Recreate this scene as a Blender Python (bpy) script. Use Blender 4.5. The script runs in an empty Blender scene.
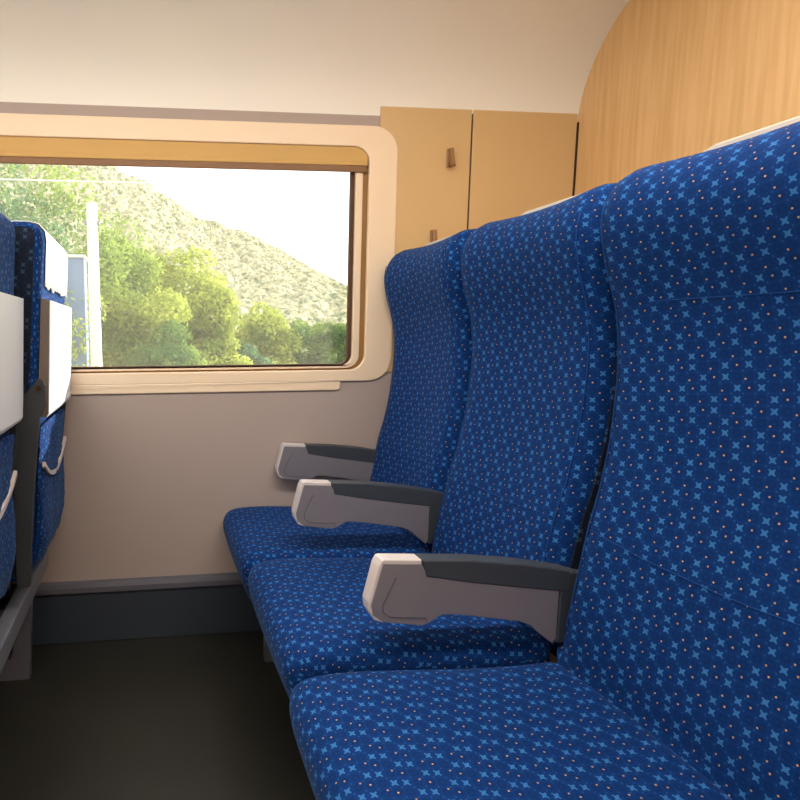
import bpy, bmesh, math, random
from mathutils import Vector, Matrix
from mathutils.geometry import tessellate_polygon
from mathutils import noise as mnoise
random.seed(7)
C = bpy.context.scene.collection
PI = math.pi

# ------------------------------------------------------------------ materials
def srgb(r, g, b):
    f = lambda c: (c/255/12.92) if c/255 <= .04045 else ((c/255+.055)/1.055)**2.4
    return (f(r), f(g), f(b), 1)

class NT:
    def __init__(s, name):
        s.m = bpy.data.materials.new(name); s.m.use_nodes = True
        s.t = s.m.node_tree; s.t.nodes.clear()
        s.out = s.t.nodes.new('ShaderNodeOutputMaterial')
    def n(s, typ, **kw):
        nd = s.t.nodes.new(typ)
        for k, v in kw.items(): setattr(nd, k, v)
        return nd
    def link(s, a, b): s.t.links.new(a, b)
    def val(s, sock, v):
        if hasattr(v, 'links') or isinstance(v, bpy.types.NodeSocket): s.link(v, sock)
        else: sock.default_value = v
    def math(s, op, a, b=None, c=None):
        nd = s.n('ShaderNodeMath', operation=op)
        s.val(nd.inputs[0], a)
        if b is not None: s.val(nd.inputs[1], b)
        if c is not None: s.val(nd.inputs[2], c)
        return nd.outputs[0]
    def mix(s, f, a, b):
        nd = s.n('ShaderNodeMix', data_type='RGBA')
        s.val(nd.inputs[0], f); s.val(nd.inputs[6], a); s.val(nd.inputs[7], b)
        return nd.outputs[2]
    def bsdf(s, col, rough=.5, spec=.5, sheen=0, bump=None, bstr=.2, bdist=.001, trans=0):
        b = s.n('ShaderNodeBsdfPrincipled')
        s.val(b.inputs['Base Color'], col); s.val(b.inputs['Roughness'], rough)
        b.inputs['Specular IOR Level'].default_value = spec
        if sheen:
            b.inputs['Sheen Weight'].default_value = sheen
            b.inputs['Sheen Roughness'].default_value = .4
        if bump is not None:
            bp = s.n('ShaderNodeBump'); bp.inputs['Strength'].default_value = bstr
            bp.inputs['Distance'].default_value = bdist
            s.link(bump, bp.inputs['Height']); s.link(bp.outputs[0], b.inputs['Normal'])
        s.link(b.outputs[0], s.out.inputs[0])
        return b

def plain(name, rgb, rough=.5, spec=.5, var=.05, scale=30, bstr=.1):
    """painted / moulded surface: a little tonal variation and a fine grain"""
    t = NT(name)
    tc = t.n('ShaderNodeTexCoord')
    nz = t.n('ShaderNodeTexNoise'); nz.inputs['Scale'].default_value = scale*.1; nz.inputs['Detail'].default_value = 3
    fine = t.n('ShaderNodeTexNoise'); fine.inputs['Scale'].default_value = scale*20
    t.link(tc.outputs['Object'], nz.inputs['Vector']); t.link(tc.outputs['Object'], fine.inputs['Vector'])
    c = srgb(*rgb); d = tuple(x*(1-var*2) for x in c[:3])+(1,)
    col = t.mix(nz.outputs[0], c, d)
    t.bsdf(col, rough, spec, bump=fine.outputs[0], bstr=bstr, bdist=.0004)
    return t.m

def fabric(name, base, light, cell=.0168, orange=True, sheen=.25):
    t = NT(name)
    uv = t.n('ShaderNodeUVMap')
    mp = t.n('ShaderNodeMapping'); mp.inputs['Scale'].default_value = (1/cell,)*3
    mp.inputs['Rotation'].default_value = (0, 0, math.radians(6))
    t.link(uv.outputs[0], mp.inputs[0])
    sx = t.n('ShaderNodeSeparateXYZ'); t.link(mp.outputs[0], sx.inputs[0])
    u, v = sx.outputs[0], sx.outputs[1]
    i, j = t.math('FLOOR', u), t.math('FLOOR', v)
    px = t.math('SUBTRACT', t.math('SUBTRACT', u, i), .5)
    py = t.math('SUBTRACT', t.math('SUBTRACT', v, j), .5)
    r = t.math('FLOORED_MODULO', t.math('ADD', i, t.math('MULTIPLY', j, 2.0)), 5.0)
    is0 = t.math('LESS_THAN', r, .5)
    is2 = t.math('LESS_THAN', t.math('ABSOLUTE', t.math('SUBTRACT', r, 3.0)), .5)
    star_cell = t.math('MAXIMUM', is0, is2)
    is4 = t.math('GREATER_THAN', r, 3.5)
    a = t.math('ABSOLUTE', t.math('MULTIPLY', t.math('ADD', px, py), .7071))
    b = t.math('ABSOLUTE', t.math('MULTIPLY', t.math('SUBTRACT', px, py), .7071))
    tips = t.math('MULTIPLY', t.math('LESS_THAN', t.math('MINIMUM', a, b), .075), t.math('LESS_THAN', t.math('MAXIMUM', a, b), .37))
    sq = t.math('LESS_THAN', t.math('MAXIMUM', t.math('ABSOLUTE', px), t.math('ABSOLUTE', py)), .20)
    star = t.math('MULTIPLY', star_cell, t.math('MAXIMUM', tips, sq))
    rad = t.math('SQRT', t.math('ADD', t.math('MULTIPLY', px, px), t.math('MULTIPLY', py, py)))
    ring = t.math('MULTIPLY', t.math('SUBTRACT', 1.0, star_cell), t.math('MULTIPLY', t.math('LESS_THAN', rad, .40), t.math('GREATER_THAN', rad, .14)))
    qx = t.math('SUBTRACT', .5, t.math('ABSOLUTE', px)); qy = t.math('SUBTRACT', .5, t.math('ABSOLUTE', py))
    rad2 = t.math('SQRT', t.math('ADD', t.math('MULTIPLY', qx, qx), t.math('MULTIPLY', qy, qy)))
    dots = t.math('LESS_THAN', rad2, .09)
    is1 = t.math('LESS_THAN', t.math('ABSOLUTE', t.math('SUBTRACT', r, 1.0)), .5)
    ox = t.math('SUBTRACT', px, .30); oy = t.math('ADD', py, .22)
    rad3 = t.math('SQRT', t.math('ADD', t.math('MULTIPLY', ox, ox), t.math('MULTIPLY', oy, oy)))
    od = t.math('MAXIMUM', t.math('MULTIPLY', is4, t.math('LESS_THAN', rad, .085)), t.math('MULTIPLY', is1, t.math('LESS_THAN', rad3, .085)))
    B = srgb(*base); L = srgb(*light)
    D = tuple(x*.74 for x in B[:3])+(1,); M = tuple((x*.6+y*.4) for x, y in zip(B[:3], L[:3]))+(1,)
    col = t.mix(t.math('MULTIPLY', ring, .8), B, D)
    col = t.mix(t.math('MULTIPLY', dots, .7), col, M)
    col = t.mix(star, col, L)
    if orange: col = t.mix(od, col, srgb(176, 138, 104))
    # weave
    wv = t.n('ShaderNodeTexNoise'); wv.inputs['Scale'].default_value = 900
    t.link(uv.outputs[0], wv.inputs['Vector'])
    wf = t.math('ADD', .3, t.math('MULTIPLY', wv.outputs[0], 1.4))
    mm = t.n('ShaderNodeMix', data_type='RGBA', blend_type='MULTIPLY'); mm.inputs[0].default_value = 1
    t.link(col, mm.inputs[6])
    cc = t.n('ShaderNodeCombineColor'); [t.link(wf, cc.inputs[k]) for k in range(3)]
    t.link(cc.outputs[0], mm.inputs[7])
    bs = t.bsdf(mm.outputs[2], .85, .12, sheen=sheen, bump=wv.outputs[0], bstr=.35, bdist=.0006)
    bs.inputs['Sheen Tint'].default_value = (.35, .6, 1, 1)
    return t.m

def wood(name, a, b):
    t = NT(name)
    tc = t.n('ShaderNodeTexCoord'); mp = t.n('ShaderNodeMapping'); mp.inputs['Scale'].default_value = (30, 30, 1.5)
    nz = t.n('ShaderNodeTexNoise'); nz.inputs['Scale'].default_value = 2.2; nz.inputs['Detail'].default_value = 6
    t.link(tc.outputs['Object'], mp.inputs[0]); t.link(mp.outputs[0], nz.inputs['Vector'])
    cr = t.n('ShaderNodeValToRGB'); cr.color_ramp.elements[0].position = .35; cr.color_ramp.elements[1].position = .7
    cr.color_ramp.elements[0].color = srgb(*a); cr.color_ramp.elements[1].color = srgb(*b)
    t.link(nz.outputs[0], cr.inputs[0]); t.bsdf(cr.outputs[0], .35, .5)
    return t.m

def glass():
    t = NT('window_glass')
    g = t.n('ShaderNodeBsdfGlass'); g.inputs['IOR'].default_value = 1.0; g.inputs['Roughness'].default_value = 0
    tr = t.n('ShaderNodeBsdfTransparent'); tr.inputs[0].default_value = (.97, .98, .98, 1)
    gl = t.n('ShaderNodeBsdfGlossy'); gl.inputs['Roughness'].default_value = .02
    fr = t.n('ShaderNodeFresnel'); fr.inputs['IOR'].default_value = 1.45
    mx = t.n('ShaderNodeMixShader'); t.link(t.math('MULTIPLY', fr.outputs[0], .5), mx.inputs[0])
    t.link(tr.outputs[0], mx.inputs[1]); t.link(gl.outputs[0], mx.inputs[2])
    # pale translucent veil mixed into the pane, standing in for outdoor haze
    tl = t.n('ShaderNodeBsdfTranslucent'); tl.inputs[0].default_value = (1, .95, .86, 1)
    m2 = t.n('ShaderNodeMixShader'); m2.inputs[0].default_value = HAZE
    t.link(mx.outputs[0], m2.inputs[1]); t.link(tl.outputs[0], m2.inputs[2])
    t.link(m2.outputs[0], t.out.inputs[0]); t.t.nodes.remove(g)
    return t.m

def leafmat(name, a, b, trans=.45, scale=.6):
    t = NT(name)
    tc = t.n('ShaderNodeTexCoord')
    nz = t.n('ShaderNodeTexNoise'); nz.inputs['Scale'].default_value = scale; nz.inputs['Detail'].default_value = 8
    nz.inputs['Roughness'].default_value = .7
    t.link(tc.outputs['Object'], nz.inputs['Vector'])
    cr = t.n('ShaderNodeValToRGB'); cr.color_ramp.elements[0].position = .38; cr.color_ramp.elements[1].position = .62
    cr.color_ramp.elements[0].color = srgb(*a); cr.color_ramp.elements[1].color = srgb(*b)
    t.link(nz.outputs[0], cr.inputs[0])
    d = t.n('ShaderNodeBsdfDiffuse'); l = t.n('ShaderNodeBsdfTranslucent'); m = t.n('ShaderNodeMixShader')
    t.link(cr.outputs[0], d.inputs[0]); t.link(cr.outputs[0], l.inputs[0]); m.inputs[0].default_value = trans
    t.link(d.outputs[0], m.inputs[1]); t.link(l.outputs[0], m.inputs[2]); t.link(m.outputs[0], t.out.inputs[0])
    return t.m

def emit(name, rgb, s):
    t = NT(name); e = t.n('ShaderNodeEmission'); e.inputs[0].default_value = srgb(*rgb); e.inputs[1].default_value = s
    t.link(e.outputs[0], t.out.inputs[0]); return t.m

HAZE = .03
M = dict(
    fabric=fabric('blue_star_fabric', (5, 45, 103), (46, 102, 162), sheen=.10),
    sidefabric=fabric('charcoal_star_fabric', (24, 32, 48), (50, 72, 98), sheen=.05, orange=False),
    piping=plain('blue_piping', (16, 66, 132), .8, .2),
    wall=plain('grey_beige_wall', (172, 158, 152), .55, .3, var=.02),
    cream=plain('cream_plastic', (236, 214, 186), .4, .45, var=.01),
    tan=plain('tan_panel', (208, 176, 128), .42, .4, var=.02),
    wood=wood('wood_laminate', (228, 190, 138), (214, 172, 118)),
    white=plain('white_paint', (240, 238, 232), .5, .4, var=.01),
    traywhite=plain('pale_tray_plastic', (226, 232, 240), .35, .5, var=.01),
    kick=plain('dark_slate_panel', (52, 60, 72), .35, .5, var=.04),
    band=plain('slate_trim', (92, 92, 104), .4, .5, var=.02),
    floor=plain('dark_floor', (44, 44, 40), .35, .4, var=.15, scale=60),
    gap=plain('dark_gap', (60, 44, 30), .7, .2),
    rubber=plain('brown_gasket', (84, 58, 42), .6, .3),
    groove=plain('brown_groove', (150, 112, 66), .5, .3),
    blind=plain('tan_blind', (206, 168, 104), .6, .3),
    blindbar=plain('brown_blind_bar', (130, 92, 58), .45, .4),
    armgrey=plain('mid_grey_plastic', (118, 115, 124), .45, .45, var=.01),
    armdark=plain('charcoal_plastic', (58, 64, 72), .45, .45, var=.01),
    armlight=plain('light_grey_plastic', (196, 190, 190), .35, .5, var=.01),
    shell=plain('warm_grey_shell', (200, 192, 182), .4, .45, var=.01),
    sidegrey=plain('dark_side_plastic', (58, 62, 66), .45, .4),
    shelledge=plain('taupe_edge_trim', (112, 100, 92), .5, .3),
    metal=plain('grey_painted_metal', (112, 116, 128), .4, .5, var=.03),
    bark=plain('bark', (104, 84, 66), .9, .1, var=.2),
    concrete=plain('pale_concrete', (206, 196, 192), .8, .2, var=.08),
    bluewall=plain('blue_grey_cladding', (108, 126, 154), .7, .2, var=.1, scale=8),
    hook=plain('bronze_plastic', (150, 112, 72), .4, .5),
    brightleaf=leafmat('bright_leaves', (104, 124, 56), (198, 204, 104)),
    midleaf=leafmat('green_leaves', (70, 104, 60), (158, 176, 88)),
    deepleaf=leafmat('blue_green_leaves', (44, 80, 66), (112, 144, 96)),
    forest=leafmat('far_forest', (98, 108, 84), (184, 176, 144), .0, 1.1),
    grass=leafmat('trackside_grass', (96, 110, 52), (150, 156, 84), 0, .8),
    fill=emit('fill_emission', (255, 245, 232), 23.0),
    filldim=emit('aisle_fill_emission', (255, 240, 220), 2.0),
)
M['glass'] = glass()

# ------------------------------------------------------------------ helpers
def link(o, parent=None):
    C.objects.link(o)
    if parent is not None: o.parent = parent
    return o
def obj(name, bm, mat, parent=None, smooth=False, angle=None):
    me = bpy.data.meshes.new(name)
    bmesh.ops.recalc_face_normals(bm, faces=bm.faces[:]) if not getattr(bm, 'keep', False) else None
    bm.to_mesh(me); bm.free()
    me.materials.append(mat)
    if smooth:
        me.shade_smooth() if angle is None else None
        if angle is not None:
            for p in me.polygons: p.use_smooth = True
            me.set_sharp_from_angle(angle=math.radians(angle))
    return link(bpy.data.objects.new(name, me), parent)
def empty(name, loc=(0, 0, 0), **kw):
    o = bpy.data.objects.new(name, None); o.location = loc; o.empty_display_size = .1
    return link(o)
def tag(o, label=None, cat=None, group=None, kind=None):
    if label: o['label'] = label
    if cat: o['category'] = cat
    if group: o['group'] = group
    if kind: o['kind'] = kind
    return o
def copy_tree(o, parent=None):
    c = o.copy(); link(c, parent)
    for ch in list(o.children): copy_tree(ch, c)
    return c
def box(bm, x0, x1, y0, y1, z0, z1, bev=0):
    r = bmesh.ops.create_cube(bm, size=1)
    vs = r['verts']
    for v in vs:
        v.co = Vector(((x0+x1)/2+v.co.x*(x1-x0), (y0+y1)/2+v.co.y*(y1-y0), (z0+z1)/2+v.co.z*(z1-z0)))
    if bev:
        es = list({e for v in vs for e in v.link_edges})
        bmesh.ops.bevel(bm, geom=es, offset=bev, segments=2, profile=.5, affect='EDGES')
    return bm
def B(*a, **k): return box(bmesh.new(), *a, **k)
def rrect(x0, x1, z0, z1, r, n=8):
    """rounded rectangle; r = one radius or (tr, tl, bl, br)"""
    if not isinstance(r, tuple): r = (r,)*4
    pts = []
    for (cx, cz, sx, sz, a0, rr) in ((x1, z1, -1, -1, 0, r[0]), (x0, z1, 1, -1, 90, r[1]), (x0, z0, 1, 1, 180, r[2]), (x1, z0, -1, 1, 270, r[3])):
        for k in range(n+1):
            a = math.radians(a0+90*k/n)
            pts.append((cx+sx*rr+rr*math.cos(a), cz+sz*rr+rr*math.sin(a)))
    return pts
def prism(outer, y0, y1, holes=(), axis='y', bev=0, seg=2, bm=None, tri=False):
    """polygon in x,z (axis y) / in y,z (axis x), extruded from y0 to y1, with holes"""
    bm = bm or bmesh.new()
    loops = [outer]+list(holes)
    P = (lambda p, d: (p[0], d, p[1])) if axis == 'y' else (lambda p, d: (d, p[0], p[1]))
    flat = [p for l in loops for p in l]
    tris = tessellate_polygon([[Vector((p[0], p[1], 0)) for p in l] for l in loops])
    new = []
    V = [[bm.verts.new(P(p, d)) for p in flat] for d in (y0, y1)]
    if len(loops) == 1 and not tri:
        for s in (0, 1): new.append(bm.faces.new(V[s]))
    else:
        for s in (0, 1):
            for t in tris:
                try: bm.faces.new([V[s][k] for k in t])
                except ValueError: pass
    k = 0
    rim = []
    for l in loops:
        n = len(l)
        for q in range(n):
            a, b = k+q, k+(q+1) % n
            try: bm.faces.new((V[0][a], V[0][b], V[1][b], V[1][a]))
            except ValueError: pass
            for s in (0, 1):
                e = bm.edges.get((V[s][a], V[s][b]))
                if e: rim.append(e)
        k += n
    bmesh.ops.recalc_face_normals(bm, faces=bm.faces[:])
    if bev: bmesh.ops.bevel(bm, geom=list(set(rim)), offset=bev, segments=seg, profile=.5, affect='EDGES')
    return bm
def tube(pts, r, n=10, bm=None, closed=False):
    bm = bm or bmesh.new()
    pts = [Vector(p) for p in pts]; rings = []
    N = len(pts)
    for i, p in enumerate(pts):
        d = (pts[(i+1) % N]-pts[i-1]) if closed else (pts[min(i+1, N-1)]-pts[max(i-1, 0)])
        d.normalize()
        a = d.orthogonal().normalized() if i == 0 else (a-d*a.dot(d)).normalized()
        b = d.cross(a)
        rr = r[i] if isinstance(r, (list, tuple)) else r
        rings.append([bm.verts.new(p+(a*math.cos(2*PI*k/n)+b*math.sin(2*PI*k/n))*rr) for k in range(n)])
    for i in range(N if closed else N-1):
        A, Bq = rings[i], rings[(i+1) % N]
        for k in range(n): bm.faces.new((A[k], A[(k+1) % n], Bq[(k+1) % n], Bq[k]))
    if not closed:
        bm.faces.new(rings[0][::-1]); bm.faces.new(rings[-1])
    return bm
def resample(pts, step):
    out = []
    for i in range(len(pts)):
        a, b = Vector(pts[i]), Vector(pts[(i+1) % len(pts)])
        k = max(1, round((b-a).length/step))
        for j in range(k): out.append(a.lerp(b, j/k))
    return out
def smooth_loop(pts, it=6):
    for _ in range(it):
        n = len(pts); pts = [(pts[i-1]+pts[i]*2+pts[(i+1) % n])/4 for i in range(n)]
    return pts
def catmull(tab, n):
    """tab of (t, v) -> smooth sampling"""
    out = []
    for k in range(n+1):
        t = tab[0][0]+(tab[-1][0]-tab[0][0])*k/n
        i = max(j for j in range(len(tab)-1) if tab[j][0] <= t+1e-9)
        p0, p1, p2, p3 = tab[max(i-1, 0)], tab[i], tab[i+1], tab[min(i+2, len(tab)-1)]
        u = (t-p1[0])/(p2[0]-p1[0])
        m1 = (p2[1]-p0[1])/(p2[0]-p0[0])*(p2[0]-p1[0]); m2 = (p3[1]-p1[1])/(p3[0]-p1[0])*(p2[0]-p1[0])
        v = (2*u**3-3*u**2+1)*p1[1]+(u**3-2*u**2+u)*m1+(-2*u**3+3*u**2)*p2[1]+(u**3-u**2)*m2
        out.append((t, v))
    return out
def pad(profile, stations, weight=None):
    """upholstered pad: an x,z profile loop swept along y; each station (y, inset) pulls the loop inwards"""
    bm = bmesh.new(); uvl = bm.loops.layers.uv.new('UVMap')
    n = len(profile)
    area = sum(profile[i].x*profile[(i+1) % n].y-profile[(i+1) % n].x*profile[i].y for i in range(n))
    sg = 1 if area > 0 else -1
    nor = []
    for i in range(n):
        d = (profile[(i+2) % n]-profile[i-2]).normalized(); nor.append(Vector((-d.y, d.x))*sg)   # inward
    arc = [0]
    for i in range(n): arc.append(arc[-1]+(profile[(i+1) % n]-profile[i]).length)
    rows, us = [], []
    u = 0; prev = None
    for (y, ins) in stations:
        if prev: u += math.hypot(y-prev[0], ins-prev[1])
        prev = (y, ins); us.append(u)
        rows.append([bm.verts.new((profile[i].x+nor[i].x*ins*(weight(profile[i]) if weight else 1), y,
                                   profile[i].y+nor[i].y*ins*(weight(profile[i]) if weight else 1))) for i in range(n)])
    for s in range(len(rows)-1):
        for i in range(n):
            j = (i+1) % n
            f = bm.faces.new((rows[s][i], rows[s][j], rows[s+1][j], rows[s+1][i]))
            for l, uv in zip(f.loops, ((us[s], arc[i]), (us[s], arc[i+1]), (us[s+1], arc[i+1]), (us[s+1], arc[i]))): l[uvl].uv = uv
    for s in (0, -1):
        for tr in tessellate_polygon([[Vector((v.co.x, v.co.z, 0)) for v in rows[s]]]):
            try: f = bm.faces.new([rows[s][k] for k in tr])
            except ValueError: continue
            for l in f.loops: l[uvl].uv = (l.vert.co.x, l.vert.co.z)
    return bm

# ------------------------------------------------------------------ the seat
# local frame: x as in the carriage (backrest front about x=.84), y across the seat, z up from the floor
FRONT = [(z-max(0, z-1.1)*.046, x-.011) for z, x in [(.42, .768), (.50, .775), (.60, .795), (.70, .815), (.78, .836), (.86, .852), (.95, .861), (1.03, .864), (1.10, .857),
         (1.15, .845), (1.20, .831), (1.25, .822), (1.28, .822), (1.31, .829), (1.335, .843), (1.352, .860), (1.362, .880)]]
def front_x(z): return min(catmull(FRONT, 120), key=lambda p: abs(p[0]-z))[1]
def back_x(z): return .915+(z-.45)*.075
def back_profile():
    fr = [Vector((x, z)) for z, x in catmull(FRONT, 70)]
    top = [Vector((.91, 1.354)), Vector((.94, 1.354)), Vector((.962, 1.348)), Vector((.977, 1.333)), Vector((back_x(1.31), 1.31))]
    bk = [Vector((back_x(z), z)) for z in [1.28-.043*k for k in range(20)]]
    bot = [Vector((.905, .425)), Vector((.86, .418)), Vector((.80, .418))]
    return fr+top+bk+bot
HW = .222
def mirror(st): return [(-y, i) for y, i in reversed(st) if y > 1e-6]+st
def make_backrest(root):
    st = mirror([(0, .009), (.06, .008), (.12, .004), (.17, 0), (.192, 0), (.198, .003), (.203, .003), (.210, .009), (.216, .017), (.220, .026), (HW, .036)])
    w = lambda p: 1.0 if p.x < .9 else .45
    bp = back_profile(); n = len(bp)
    sgn = 1 if sum(bp[i].x*bp[(i+1) % n].y-bp[(i+1) % n].x*bp[i].y for i in range(n)) > 0 else -1
    o = obj('backrest', pad(back_profile(), st, w), M['fabric'], root, smooth=True, angle=50)
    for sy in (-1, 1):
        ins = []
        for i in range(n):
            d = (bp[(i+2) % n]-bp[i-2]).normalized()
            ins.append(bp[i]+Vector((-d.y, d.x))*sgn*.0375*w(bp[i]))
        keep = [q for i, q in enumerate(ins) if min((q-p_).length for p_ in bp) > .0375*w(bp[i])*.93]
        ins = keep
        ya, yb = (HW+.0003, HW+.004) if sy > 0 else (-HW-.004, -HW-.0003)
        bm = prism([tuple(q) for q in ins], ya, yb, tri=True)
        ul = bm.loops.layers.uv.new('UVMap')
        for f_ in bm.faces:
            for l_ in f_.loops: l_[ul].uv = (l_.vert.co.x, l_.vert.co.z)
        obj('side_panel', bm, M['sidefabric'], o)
        pts = [(front_x(z)-.0005, sy*.1985, z) for z in [.50+.0216*k for k in range(38)]]
        obj('piping', tube(pts, .0011, 6), M['piping'], o, smooth=True)
    pts = []
    for k in range(13):
        y = -.195+.0325*k; z = .70-.012*math.cos(y*9)
        pts.append((front_x(z)-.001+.009*max(0, 1-abs(y)/.195), y, z))
    obj('seam', tube(pts, .0008, 6), M['piping'], o, smooth=True)
    pts = [(front_x(1.12)-.000+.009*max(0, 1-abs(-.195+.0325*k)/.195), -.195+.0325*k, 1.12) for k in range(13)]
    obj('seam', tube(pts, .0006, 6), M['piping'], o, smooth=True)
    return o
def make_cushion(root):
    pr = [(.80, .468), (.70, .464), (.60, .466), (.50, .472), (.40, .477), (.34, .477), (.29, .473), (.262, .461), (.248, .441), (.245, .41),
          (.252, .38), (.265, .34), (.280, .31), (.31, .298), (.40, .30), (.60, .31), (.76, .315), (.80, .33), (.81, .39)]
    p = smooth_loop(resample(pr, .012), 3)
    st = mirror([(0, 0), (.08, 0), (.14, .001), (.18, .002), (.205, .005), (.220, .010), (.228, .017), (.2325, .026), (.2335, .045)])
    o = obj('seat_cushion', pad(p, st), M['fabric'], root, smooth=True, angle=60)
    obj('seat_frame', B(.878, .903, -.232, .232, .36, .60, bev=.002), M['gap'], root)
    return o
def make_armrest(root, y, dx=0, dz=0):
    """armrest body + end cap + top pad + pivot housing"""
    t = .034; y0, y1 = y-t/2, y+t/2
    S = lambda pts: [(.40+(a-.40)*1.03+dx, b+dz) for a, b in pts]
    body = S([(.4265, .656), (.500, .6515), (.510, .632), (.775, .600), (.775, .484), (.768, .474), (.755, .484), (.736, .500), (.722, .514), (.700, .524), (.666, .530),
              (.600, .542), (.565, .547), (.545, .548), (.535, .544), (.522, .535), (.505, .529), (.430, .5405), (.410, .556), (.4055, .576)])
    a = obj('armrest', prism(body, y0-.0006, y1+.0006, bev=.0015), M['armgrey'], root)
    cap = S([(.424, .662), (.430, .6635), (.500, .659), (.5015, .645), (.434, .650), (.412, .577), (.4165, .563), (.434, .5475), (.431, .539), (.414, .545), (.404, .562), (.402, .580), (.418, .650)])
    obj('end_cap', prism(cap, y0, y1, bev=.0025), M['armlight'], a)
    top = S([(.5015, .659), (.60, .653), (.70, .640), (.795, .622), (.797, .585), (.79, .579), (.70, .592), (.60, .608), (.5085, .626)])
    obj('top_pad', prism(top, y0-.0015, y1+.0015, bev=.003), M['armdark'], a)
    hs = S([(.7765, .612), (.80, .620), (.83, .612), (.842, .598), (.838, .53), (.826, .466), (.775, .474)])
    obj('pivot_housing', prism(hs, y0-.001, y1+.001, bev=.004), M['armdark'], a)
    line = S([(.452, .628), (.428, .575), (.430, .560), (.444, .550), (.512, .545), (.513, .536)])
    obj('panel_seam', tube([(p[0], y0-.0007, p[1]) for p in line], .0008, 5), M['armdark'], a)
    return a
def make_rear(root):
    """what the back of a seat carries: tray, side hinge arms, literature pocket"""
    def bx(z): return back_x(z)
    # tray: slab following the backrest's slope, lower edge cut on a slant like a folded table leaf
    pr = [(bx(1.165)+.000, 1.165), (bx(1.165)+.022, 1.160), (bx(.87)+.030, .872), (bx(.87)+.024, .862), (bx(.87)+.002, .864)]
    tray = obj('tray_table', prism(pr, -.205, .205, bev=.0025), M['traywhite'], root)
    for s in (-1, 1):
        obj('tray_edge', prism([(a+.0002 if k in (0, 4) else a-.0006, b) for k, (a, b) in enumerate(pr)], *sorted((s*.2053, s*.2075))), M['shelledge'], tray)
        y0, y1 = (s*.224, s*.233) if s > 0 else (-.233, -.224)
        arm = [(bx(.95)+.006, .965), (bx(.95)+.016, .962), (bx(.95)+.024, .945), (bx(.90)+.026, .90), (bx(.88)+.012, .865), (bx(.6)+.004, .62), (bx(.42)+.004, .42),
               (bx(.42)-.030, .415), (bx(.6)-.044, .62), (bx(.88)-.044, .875), (bx(.92)-.034, .915)]
        a = obj('side_arm', prism(arm, y0, y1, bev=.002), M['sidegrey'], root)
        b = bmesh.new(); bmesh.ops.create_cone(b, cap_ends=True, segments=16, radius1=.007, radius2=.007, depth=.014,
              matrix=Matrix.Translation((bx(.94)+.008, s*.230, .94)) @ Matrix.Rotation(PI/2, 4, 'X'))
        obj('pivot', b, M['gap'], a)
    pp = [(bx(.84), .84), (bx(.84)+.014, .843), (bx(.80)+.016, .80), (bx(.70)+.018, .70), (bx(.60)+.026, .60), (bx(.52)+.030, .52), (bx(.46)+.018, .455), (bx(.45), .45)]
    p = smooth_loop(resample(pp, .012), 2)
    st = mirror([(0, -.004), (.04, -.001), (.08, .002), (.12, -.002), (.16, .001), (.185, .004), (.195, .008)])
    bm = pad(p, st)
    for v in bm.verts:
        if v.co.x > bx(v.co.z)+.008: v.co.x += .006*mnoise.noise(Vector((v.co.y*18, v.co.z*10, 3)))+.003*mnoise.noise(v.co*55)
    pk = obj('literature_pocket', bm, M['fabric'], root, smooth=True, angle=60)
    ps = []
    for k in range(19):
        y = -.188+.376*k/18; z = .735-.06*(1-(y/.188)**2)
        ps.append((max([q.x for q in p if abs(q.y-z) < .03])+.002, y, z))
    bm = bmesh.new()
    rows = [[bm.verts.new((x+dx, y, z+dz)) for dx, dz in ((0, -.007), (.003, -.006), (.003, .006), (0, .007), (-.006, .007), (-.006, -.007))] for x, y, z in ps]
    for a_, b_ in zip(rows, rows[1:]):
        for q in range(6): bm.faces.new((a_[q], a_[(q+1) % 6], b_[(q+1) % 6], b_[q]))
    bm.faces.new(rows[0]); bm.faces.new(rows[-1])
    obj('hem', bm, M['armlight'], pk, smooth=True, angle=50)
def make_shell(root, arms=()):
    # rear shell: thin moulded back plate whose rounded top peeks over the fabric
    pr = [(back_x(z)+.0005, z) for z in (.43, .7, 1.0, 1.30)]+[(back_x(1.30)+.007, 1.295), (back_x(1.0)+.007, 1.0), (back_x(.7)+.007, .7), (back_x(.43)+.007, .43)]
    obj('rear_shell', prism(pr, -.19, .19, bev=.002), M['shell'], root)
def make_top_grip(root):
    p = [(-.115, 1.343), (-.115, 1.354), (-.105, 1.3595), (.09, 1.3595), (.11, 1.354), (.115, 1.343)]
    obj('top_grip', prism(p, .905, .952, axis='x', bev=.003), M['shell'], root)

Y_WIN, Y_MID, Y_AISLE = 1.673, 1.2065, .732
def seat(y, label, rear=False, dx=0, x=0, z=0, group=None):
    r = empty('train_seat', (x, y, 0)); tag(r, label, 'train seat', group)
    return r
GR = 'blue patterned seats of the right-hand row'
GL = 'blue patterned seats of the left-hand row'
win = empty('train_seat', (-.005, Y_WIN, 0)); tag(win, 'blue star-patterned train seat beside the window wall, farthest of the right row', 'train seat', GR)
make_backrest(win); make_cushion(win); make_shell(win); make_top_grip(win)
proto_children = list(win.children)
mid = empty('train_seat', (0, Y_MID, 0)); tag(mid, 'middle blue train seat of the right row, between two grey armrests', 'train seat', GR)
for c in proto_children: copy_tree(c, mid)
ais = empty('train_seat', (-.006, Y_AISLE+.006, 0)); tag(ais, 'nearest blue train seat, its backrest filling the right edge of the photo', 'train seat', GR)
for c in proto_children: copy_tree(c, ais)
for c in ais.children:
    if c.name.startswith('seat_cushion'): c.location.z -= .032
    else:       # this seat is reclined a little less than its neighbours
        a_ = -.042; c.rotation_euler.y = a_
        pv = Vector((.82, 0, 1.15)); c.location = pv-Matrix.Rotation(a_, 3, 'Y') @ pv
make_armrest(win, 1.454-Y_WIN, -.014, .011)
make_armrest(win, 1.882-Y_WIN, .036, .030)
make_armrest(mid, .976-Y_MID, -.002, -.011)

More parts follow.
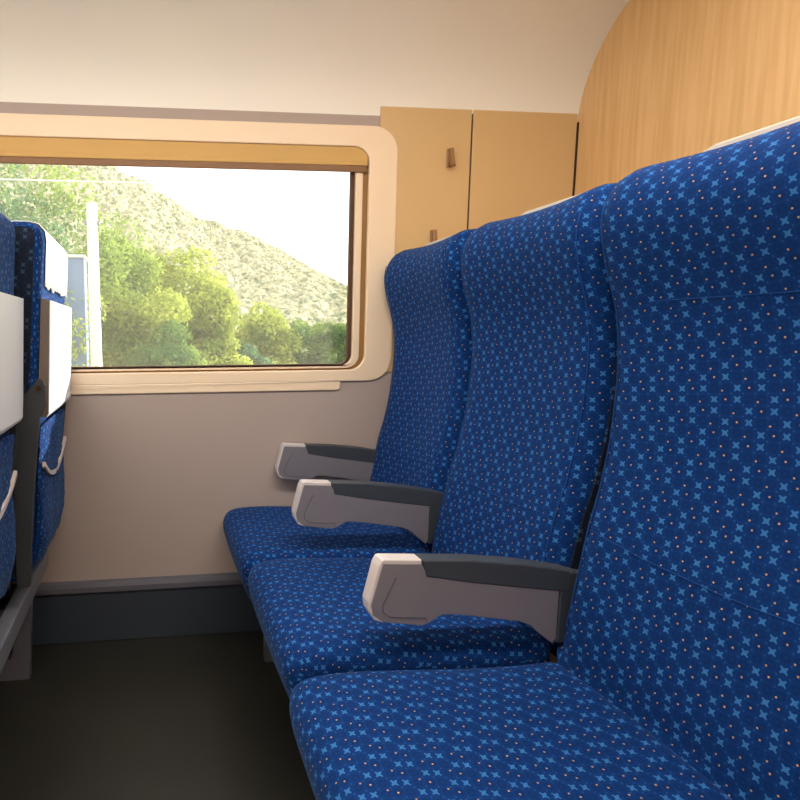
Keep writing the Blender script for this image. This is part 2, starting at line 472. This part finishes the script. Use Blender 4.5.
LX = -1.248
lwin = empty('train_seat', (LX+.012, Y_WIN, 0)); tag(lwin, 'blue seat seen from behind at the left, sunlit tray table beside the window', 'train seat', GL)
lmid = empty('train_seat', (LX-.040, Y_MID, 0)); tag(lmid, 'blue seat back with pale tray table cut off by the left edge', 'train seat', GL)
for c in proto_children:
    if c.name.split('.')[0] in ('backrest', 'seat_cushion'):
        copy_tree(c, lwin); copy_tree(c, lmid)
n0 = set(lwin.children)
make_rear(lwin)
for c in [c for c in lwin.children if c not in n0]: copy_tree(c, lmid)
for r_, yy in ((lwin, 1.454-Y_WIN), (lmid, .980-Y_MID)):
    make_armrest(r_, yy)

ccv = bmesh.new(); rows = []  # white sheet added to stand for blown-out sun on the blue seat back
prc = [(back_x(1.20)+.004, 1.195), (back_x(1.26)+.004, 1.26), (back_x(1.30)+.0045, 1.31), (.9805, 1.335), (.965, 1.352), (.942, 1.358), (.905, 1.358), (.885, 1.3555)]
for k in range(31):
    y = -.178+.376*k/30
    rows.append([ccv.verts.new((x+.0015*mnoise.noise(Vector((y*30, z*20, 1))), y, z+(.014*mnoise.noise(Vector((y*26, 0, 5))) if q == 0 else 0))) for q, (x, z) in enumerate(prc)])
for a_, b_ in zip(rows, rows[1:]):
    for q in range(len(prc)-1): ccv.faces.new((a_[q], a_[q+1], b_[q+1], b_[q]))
o_ = obj('sun_glare_sheet', ccv, M['white'], lwin, smooth=True)
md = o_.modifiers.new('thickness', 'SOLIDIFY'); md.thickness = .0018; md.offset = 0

# seat bases: one beam per row on two uprights
def seat_base(x, label, dz=0):
    r = empty('seat_base', (x, 0, 0)); r.scale.z = 1-dz; tag(r, label, 'seat base')
    obj('beam', B(.865, .905, .52, 1.892, .292, .350, bev=.004), M['metal'], r)
    obj('beam', B(.36, .40, .52, 1.892, .235, .292, bev=.004), M['metal'], r)
    for y in (1.70, .72):
        up = prism([(.36, .0), (.868, .0), (.885, .292), (.866, .292), (.80, .235), (.36, .235)], y, y+.03,
                   holes=[[(.77, .07), (.815, .07), (.84, .19), (.81, .19)]])
        obj('upright', up, M['band'], r)
    return r
seat_base(LX-.012, 'slate grey metal beam and upright under the left-hand seats')
seat_base(0.0, 'slate grey metal beam under the right-hand seat cushions', .15)

# ------------------------------------------------------------------ the carriage
W = 1.91
XL, XR, YB, ZT = -2.3, 1.512, -1.25, 2.2
WH = rrect(-1.0, .7605, .940, 1.702, .05)
def st(o, **k): return tag(o, kind='structure')
st(obj('wall_window', prism([(XL, 0), (XR+.08, 0), (XR+.08, 1.83), (XL, 1.83)], W, W+.09, holes=[WH]), M['wall']))
# raised cream surround with rounded outer corner
win1 = empty('window_1', (0, W, 0)); st(win1)
def wy(bm): bmesh.ops.translate(bm, verts=bm.verts[:], vec=(0, -W, 0)); return bm
SO = rrect(-1.12, .854, .905, 1.765, .085, 12)
SI = rrect(-.985, .7555, .945, 1.697, .055, 12)
obj('window_surround', wy(prism(SO, W-.008, W+.010, holes=[SI], bev=.0035)), M['cream'], win1)
obj('window_ledge', wy(prism(rrect(-1.15, .668, .874, .907, (0.001, .01, .01, .012)), W-.0075, W-.0005, bev=.003)), M['cream'], win1)
G1 = rrect(-.98, .7385, .950, 1.692, .045, 12)
obj('groove_strip', wy(prism(rrect(-.995, .7595, .9405, 1.7015, .05, 12), W+.0105, W+.0155, holes=[G1])), M['groove'], win1)
FI = rrect(-.955, .713, .961, 1.66, .038, 12)
obj('window_frame', wy(prism(rrect(-.985, .738, .9505, 1.6915, .048, 12), W+.004, W+.024, holes=[FI], bev=.003)), M['cream'], win1)
GI = rrect(-.945, .699, .966, 1.66, .03, 12)
obj('gasket', wy(prism(rrect(-.965, .7115, .960, 1.672, .04, 12), W+.014, W+.03, holes=[GI])), M['rubber'], win1)
obj('pane', wy(B(-.955, .706, W+.0305, W+.0335, .9605, 1.668)), M['glass'], win1)
# roller blind, rolled up into the top of the opening
bl = obj('roller_blind', wy(prism([(-.99, 1.650), (.750, 1.650), (.750, 1.6975), (-.99, 1.6975)], W-.001, W+.0035)), M['blind'], win1)
bl2 = obj('blind_rail', wy(B(-.985, .750, W-.004, W+.0035, 1.636, 1.650, bev=.003)), M['blind'], bl)
obj('bottom_bar', wy(B(-.98, .748, W-.003, W+.0035, 1.615, 1.6355, bev=.002)), M['blindbar'], bl)
# tan panels right of the window, with a dark joint
st(obj('trim_1', B(.79, 1.116, W-.004, W-.0005, .935, 1.83, bev=.002), M['tan']))
st(obj('trim_2', B(1.122, XR-.003, W-.004, W-.0005, .935, 1.83, bev=.002), M['tan']))
st(obj('trim_3', B(1.1165, 1.1215, W-.0015, W-.0004, .935, 1.83), M['rubber']))
st(obj('wall_right', B(XR, XR+.04, YB, W-.0005, 0, ZT), M['wood']))
st(obj('trim_4', B(XR-.006, XR-.0005, W-.008, W-.002, .225, 1.80), M['gap']))
st(obj('baseboard_window', B(XL, XR-.001, W-.016, W-.0005, 0.001, .184, bev=.002), M['kick']))
st(obj('trim_5', prism([(W-.024, .186), (W-.024, .204), (W-.018, .219), (W-.0005, .221), (W-.0005, .186)], XL, XR-.001, axis='x'), M['band']))
st(obj('floor', B(XL, XR+.04, YB, W+.09, -.06, 0), M['floor']))
# curved cove leading from the wall top to the ceiling
cv = []
for k in range(13):
    a = PI/2*k/12
    cv.append((W-.60+.60*math.cos(a)**.9 if k < 12 else W-.60, 1.80+.40*math.sin(a)))
cvo = [(p[0]+.05, p[1]) for p in cv[::1]]
cove = cv+[(YB, 2.2), (YB, 2.26), (W-.55, 2.26)]+[(p[0]+.06, p[1]+.03) for p in reversed(cv[:-1])]
st(obj('ceiling', prism(cove, XL, XR+.04, axis='x'), M['white'], smooth=True, angle=40))
st(obj('wall_left', B(XL-.05, XL, YB, W+.09, 0, 2.26), M['cream']))
st(obj('wall_back', prism([(XL, 0), (XR+.04, 0), (XR+.04, 2.26), (XL, 2.26)], YB-.06, YB, holes=[rrect(-1.6, -.5, .94, 1.68, .06)]), M['cream']))
for y, w, lm in ((.62, 'above the seats', 'fill'), (-.45, 'above the aisle', 'filldim')):  # added glowing strips out of view, supplying interior fill light
    r = empty('fill_light', (0, y, 2.2)); tag(r, 'long added fill light strip, out of view, '+w, 'fill light')
    obj('housing', B(-2.0, 1.3, -.09, .09, -.022, -.0005, bev=.003), M['white'], r)
    obj('fill_panel', B(-1.98, 1.28, -.075, .075, -.03, -.0225), M[lm], r)
def coat_hook(x, z, label):
    r = empty('coat_hook', (x, W-.0045, z)); tag(r, label, 'coat hook', 'coat hooks on the tan panel')
    obj('back_plate', B(-.011, .011, -.006, 0, -.031, .031, bev=.003), M['hook'], r)
    pr = [(-.006, .030), (-.016, .030), (-.020, .0), (-.030, -.028), (-.026, -.034), (-.016, -.030), (-.006, -.012)]
    obj('hook', prism(pr, -.006, .008, axis='x', bev=.002), M['hook'], r)
coat_hook(1.040, 1.668, 'small bronze coat hook high on the tan panel right of the window')
coat_hook(.990, 1.396, 'small bronze coat hook peeking just above the window seat')

# ------------------------------------------------------------------ outside
def crown_mesh(cl, n, leaf, seed):
    """leafy crown: clumps (x,y,z,r) covered with many small leaf sprays"""
    rnd = random.Random(seed)
    vs, fs = [], []
    tot = sum(c[3]**2 for c in cl)
    for (cx, cy, cz, r) in cl:
        for _ in range(int(n*r*r/tot)):
            d = Vector((rnd.gauss(0, 1), rnd.gauss(0, 1), rnd.gauss(0, 1))).normalized()
            k = r*(.72+.34*rnd.random()+.22*mnoise.noise(d*2.2+Vector((cx, cy, cz))))
            p = Vector((cx, cy, cz))+Vector((d.x, d.y, d.z*.85))*k
            a = (d+Vector((rnd.uniform(-.9, .9), rnd.uniform(-.9, .9), rnd.uniform(-.9, .9)))).normalized()
            u = a.orthogonal().normalized(); v = a.cross(u)
            th = rnd.random()*PI; u, v = u*math.cos(th)+v*math.sin(th), v*math.cos(th)-u*math.sin(th)
            s = leaf*(.6+.8*rnd.random())
            b = len(vs)
            vs += [p-u*s, p-v*s*.45+a*s*.1, p+u*s, p+v*s*.45-a*s*.1]
            fs.append((b, b+1, b+2, b+3))
    me = bpy.data.meshes.new('foliage'); me.from_pydata(vs, [], fs); me.update()
    return me
GZ = -1.3
def tree(x, y, top, rad, label, mat, seed, n=5000, leaf=.07, group='trees beyond the window'):
    r = empty('tree', (x, y, GZ)); tag(r, label, 'tree', group)
    rnd = random.Random(seed)
    H = top-GZ; cl = []
    cz = H-rad*1.1
    cl.append((0, 0, cz, rad*.75))
    for k in range(11):
        a = rnd.random()*2*PI; q = rad*rnd.uniform(.35, .75); zz = rnd.uniform(-.9, .75)
        cl.append((q*math.cos(a), q*math.sin(a), cz+zz*rad, rad*rnd.uniform(.3, .48)))
    cl.append((0, 0, H-rad*.38, rad*.36))
    for k in range(5):      # lower skirts
        a = rnd.random()*2*PI; cl.append((rad*.6*math.cos(a), rad*.6*math.sin(a), max(rad*.5, cz-rad*rnd.uniform(1.0, 1.6)), rad*.5))
    me = crown_mesh(cl, n, leaf, seed); me.materials.append(mat)
    link(bpy.data.objects.new('foliage', me), r)
    obj('trunk', tube([(0, 0, 0), (.05*rad, 0, cz*.5), (0, .05*rad, cz)], [rad*.10, rad*.075, rad*.04], 8), M['bark'], r, smooth=True)
    return r
def at(px, py, Y):     # a point Y metres beyond the camera along the line through the window
    return ((px-150.)/560*Y, 1.07+(335.-py)/560*Y)
TREES = [  # px centre, px top, distance, radius, label, mat
    (12, 165, 11.0, 1.7, 'tall blue-green tree at the top left corner of the window', 'deepleaf'),
    (78, 172, 12.5, 1.7, 'tall green tree just behind the pale pole', 'midleaf'),
    (40, 235, 10.0, 1.3, 'lower yellow-green tree left of the pole, under the overhead wire', 'brightleaf'),
    (118, 232, 14.0, 1.25, 'green tree immediately right of the pale pole', 'midleaf'),
    (178, 248, 15.5, 1.35, 'bright yellow-green tree in the middle of the window, tallest of the sunny clump', 'brightleaf'),
    (136, 290, 12.5, 1.2, 'low sunny yellow-green bush right of the pole', 'brightleaf'),
    (212, 276, 14.5, 1.0, 'bright round tree at the right end of the sunny clump', 'brightleaf'),
    (172, 318, 11.0, .95, 'low leafy bush at the sill in the middle of the window', 'midleaf'),
    (262, 300, 24.0, 1.5, 'pale green tree right of the sunny clump', 'brightleaf'),
    (302, 318, 26.0, 1.6, 'soft green tree low in the right part of the window', 'midleaf'),
    (344, 322, 24.0, 1.3, 'small olive tree at the lower right corner of the window', 'midleaf'),
    (235, 338, 20.0, 1.3, 'dark green bush low between the sunny clump and the right trees', 'deepleaf'),
]
for i, (px, py, Y, rad, lab, mt) in enumerate(TREES):
    x, z = at(px, py, Y)
    tree(x, Y, z, rad, lab, M[mt], 100+i, n=12000 if Y < 20 else 8000, leaf=.055*Y/13)

# hillside with forest
def ridge(px):        # height of the skyline (photo rows) along the window
    tab = [(-260, 150), (-100, 150), (20, 158), (95, 168), (125, 180), (150, 192), (200, 226), (240, 236), (280, 255), (320, 282), (345, 300), (400, 325), (520, 352), (760, 360)]
    for (a, b), (c, d) in zip(tab, tab[1:]):
        if a <= px <= c: return b+(d-b)*(px-a)/(c-a)
    return 360
def hill():
    vs, fs = [], []
    NX, NY = 440, 170
    for j in range(NY+1):
        t = j/NY; Y = 38+90*t
        for i in range(NX+1):
            x = -62+124*i/NX*1.0
            px = 150+560*x/128.
            top = 1.07+(335-ridge(px))/560*128.
            base = GZ+(top-GZ)*(t**1.25)
            crest = 0
            p = Vector((x, Y, 0))
            # tree crowns: cellular bumps
            q = Vector((x, Y*.7, 0))
            d = mnoise.voronoi(q*.36)[0][0]; d2 = mnoise.voronoi(q*.95+Vector((3, 1, 0)))[0][0]
            bump = 2.0*math.sqrt(max(0, 1-d*d*1.3))+.8*math.sqrt(max(0, 1-d2*d2*1.6))+.5*mnoise.noise(q*2.1)
            vs.append((x, Y, base+bump*(.5+.5*t)-1.2))
    for j in range(NY):
        for i in range(NX):
            a = j*(NX+1)+i; fs.append((a, a+1, a+NX+2, a+NX+1))
    me = bpy.data.meshes.new('hillside_forest'); me.from_pydata(vs, [], fs); me.update()
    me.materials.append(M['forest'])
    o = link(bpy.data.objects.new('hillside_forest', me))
    return tag(o, 'hazy wooded hillside sloping down to the right behind the nearer trees', 'forest', kind='stuff')
hill()
st(obj('ground', B(-80, 80, 3.0, 130, GZ-.5, GZ), M['grass']))

# trackside pole, wire, cabin
x, z = at(98.5, 210, 9.0)
r = empty('utility_pole', (x, 9.0, GZ)); tag(r, 'pale concrete pole standing beyond the window at the left', 'pole')
obj('shaft', tube([(0, 0, 0), (0, 0, z-GZ)], [.10, .082], 16), M['concrete'], r, smooth=True, angle=40)
obj('bracket', B(-.12, .12, -.03, .03, z-GZ-.32, z-GZ-.26, bev=.005), M['metal'], r)
obj('bracket', B(-.11, .11, -.03, .03, z-GZ-1.62, z-GZ-1.56, bev=.005), M['metal'], r)
zw = at(60, 190, 8.6)[1]
obj_w = obj('overhead_wire', tube([(-7+.7*k, 8.6, zw+.0006*(k-10)**2) for k in range(12)], .012, 6), M['concrete'])
tag(obj_w, 'thin pale wire crossing the treetops at the upper left of the window', 'wire')
x, z = at(80, 262, 9.8)
r = empty('trackside_cabin', (x, 9.8, GZ)); tag(r, 'narrow blue-grey trackside cabin just left of the pale pole', 'cabin')
obj('cabin_wall', B(-.16, .19, -.2, .2, 0, z-GZ, bev=.01), M['bluewall'], r)
obj('cabin_roof', B(-.18, .21, -.22, .22, z-GZ, z-GZ+.05, bev=.01), M['concrete'], r)

# ------------------------------------------------------------------ light
w = bpy.data.worlds.new('sky'); bpy.context.scene.world = w; w.use_nodes = True
bg = w.node_tree.nodes['Background']; bg.inputs[0].default_value = (1.0, .985, .965, 1); bg.inputs[1].default_value = 1.7
sd = bpy.data.lights.new('sun', 'SUN'); sd.energy = 10; sd.angle = math.radians(1.0); sd.color = (1, .93, .82)
so = link(bpy.data.objects.new('sun', sd))
to = Vector((1.95, 1, .52)).normalized()
so.rotation_euler = to.to_track_quat('Z', 'Y').to_euler()
so.location = (3, 8, 6)

# ------------------------------------------------------------------ camera
cam = bpy.data.cameras.new('camera'); co = link(bpy.data.objects.new('camera', cam))
f = 560.; th = math.atan(.11); ph = math.atan(65/560.)
cam.sensor_width = 36; cam.sensor_fit = 'HORIZONTAL'; cam.lens = f*36/800; cam.shift_x = (400-211)/800.
cam.clip_start = .02; cam.clip_end = 500
fw = Vector((math.sin(th)*math.cos(ph), math.cos(th)*math.cos(ph), -math.sin(ph)))
co.location = (0, 0, 1.07); co.rotation_euler = (fw.to_track_quat('-Z', 'Y').to_matrix() @ Matrix.Rotation(math.radians(-.4), 3, 'Z')).to_euler()
sc = bpy.context.scene; sc.camera = co
sc.view_settings.view_transform = 'Standard'; sc.view_settings.look = 'None'; sc.view_settings.gamma = 1
sc.view_settings.exposure = .7; sc.view_settings.use_curve_mapping = False
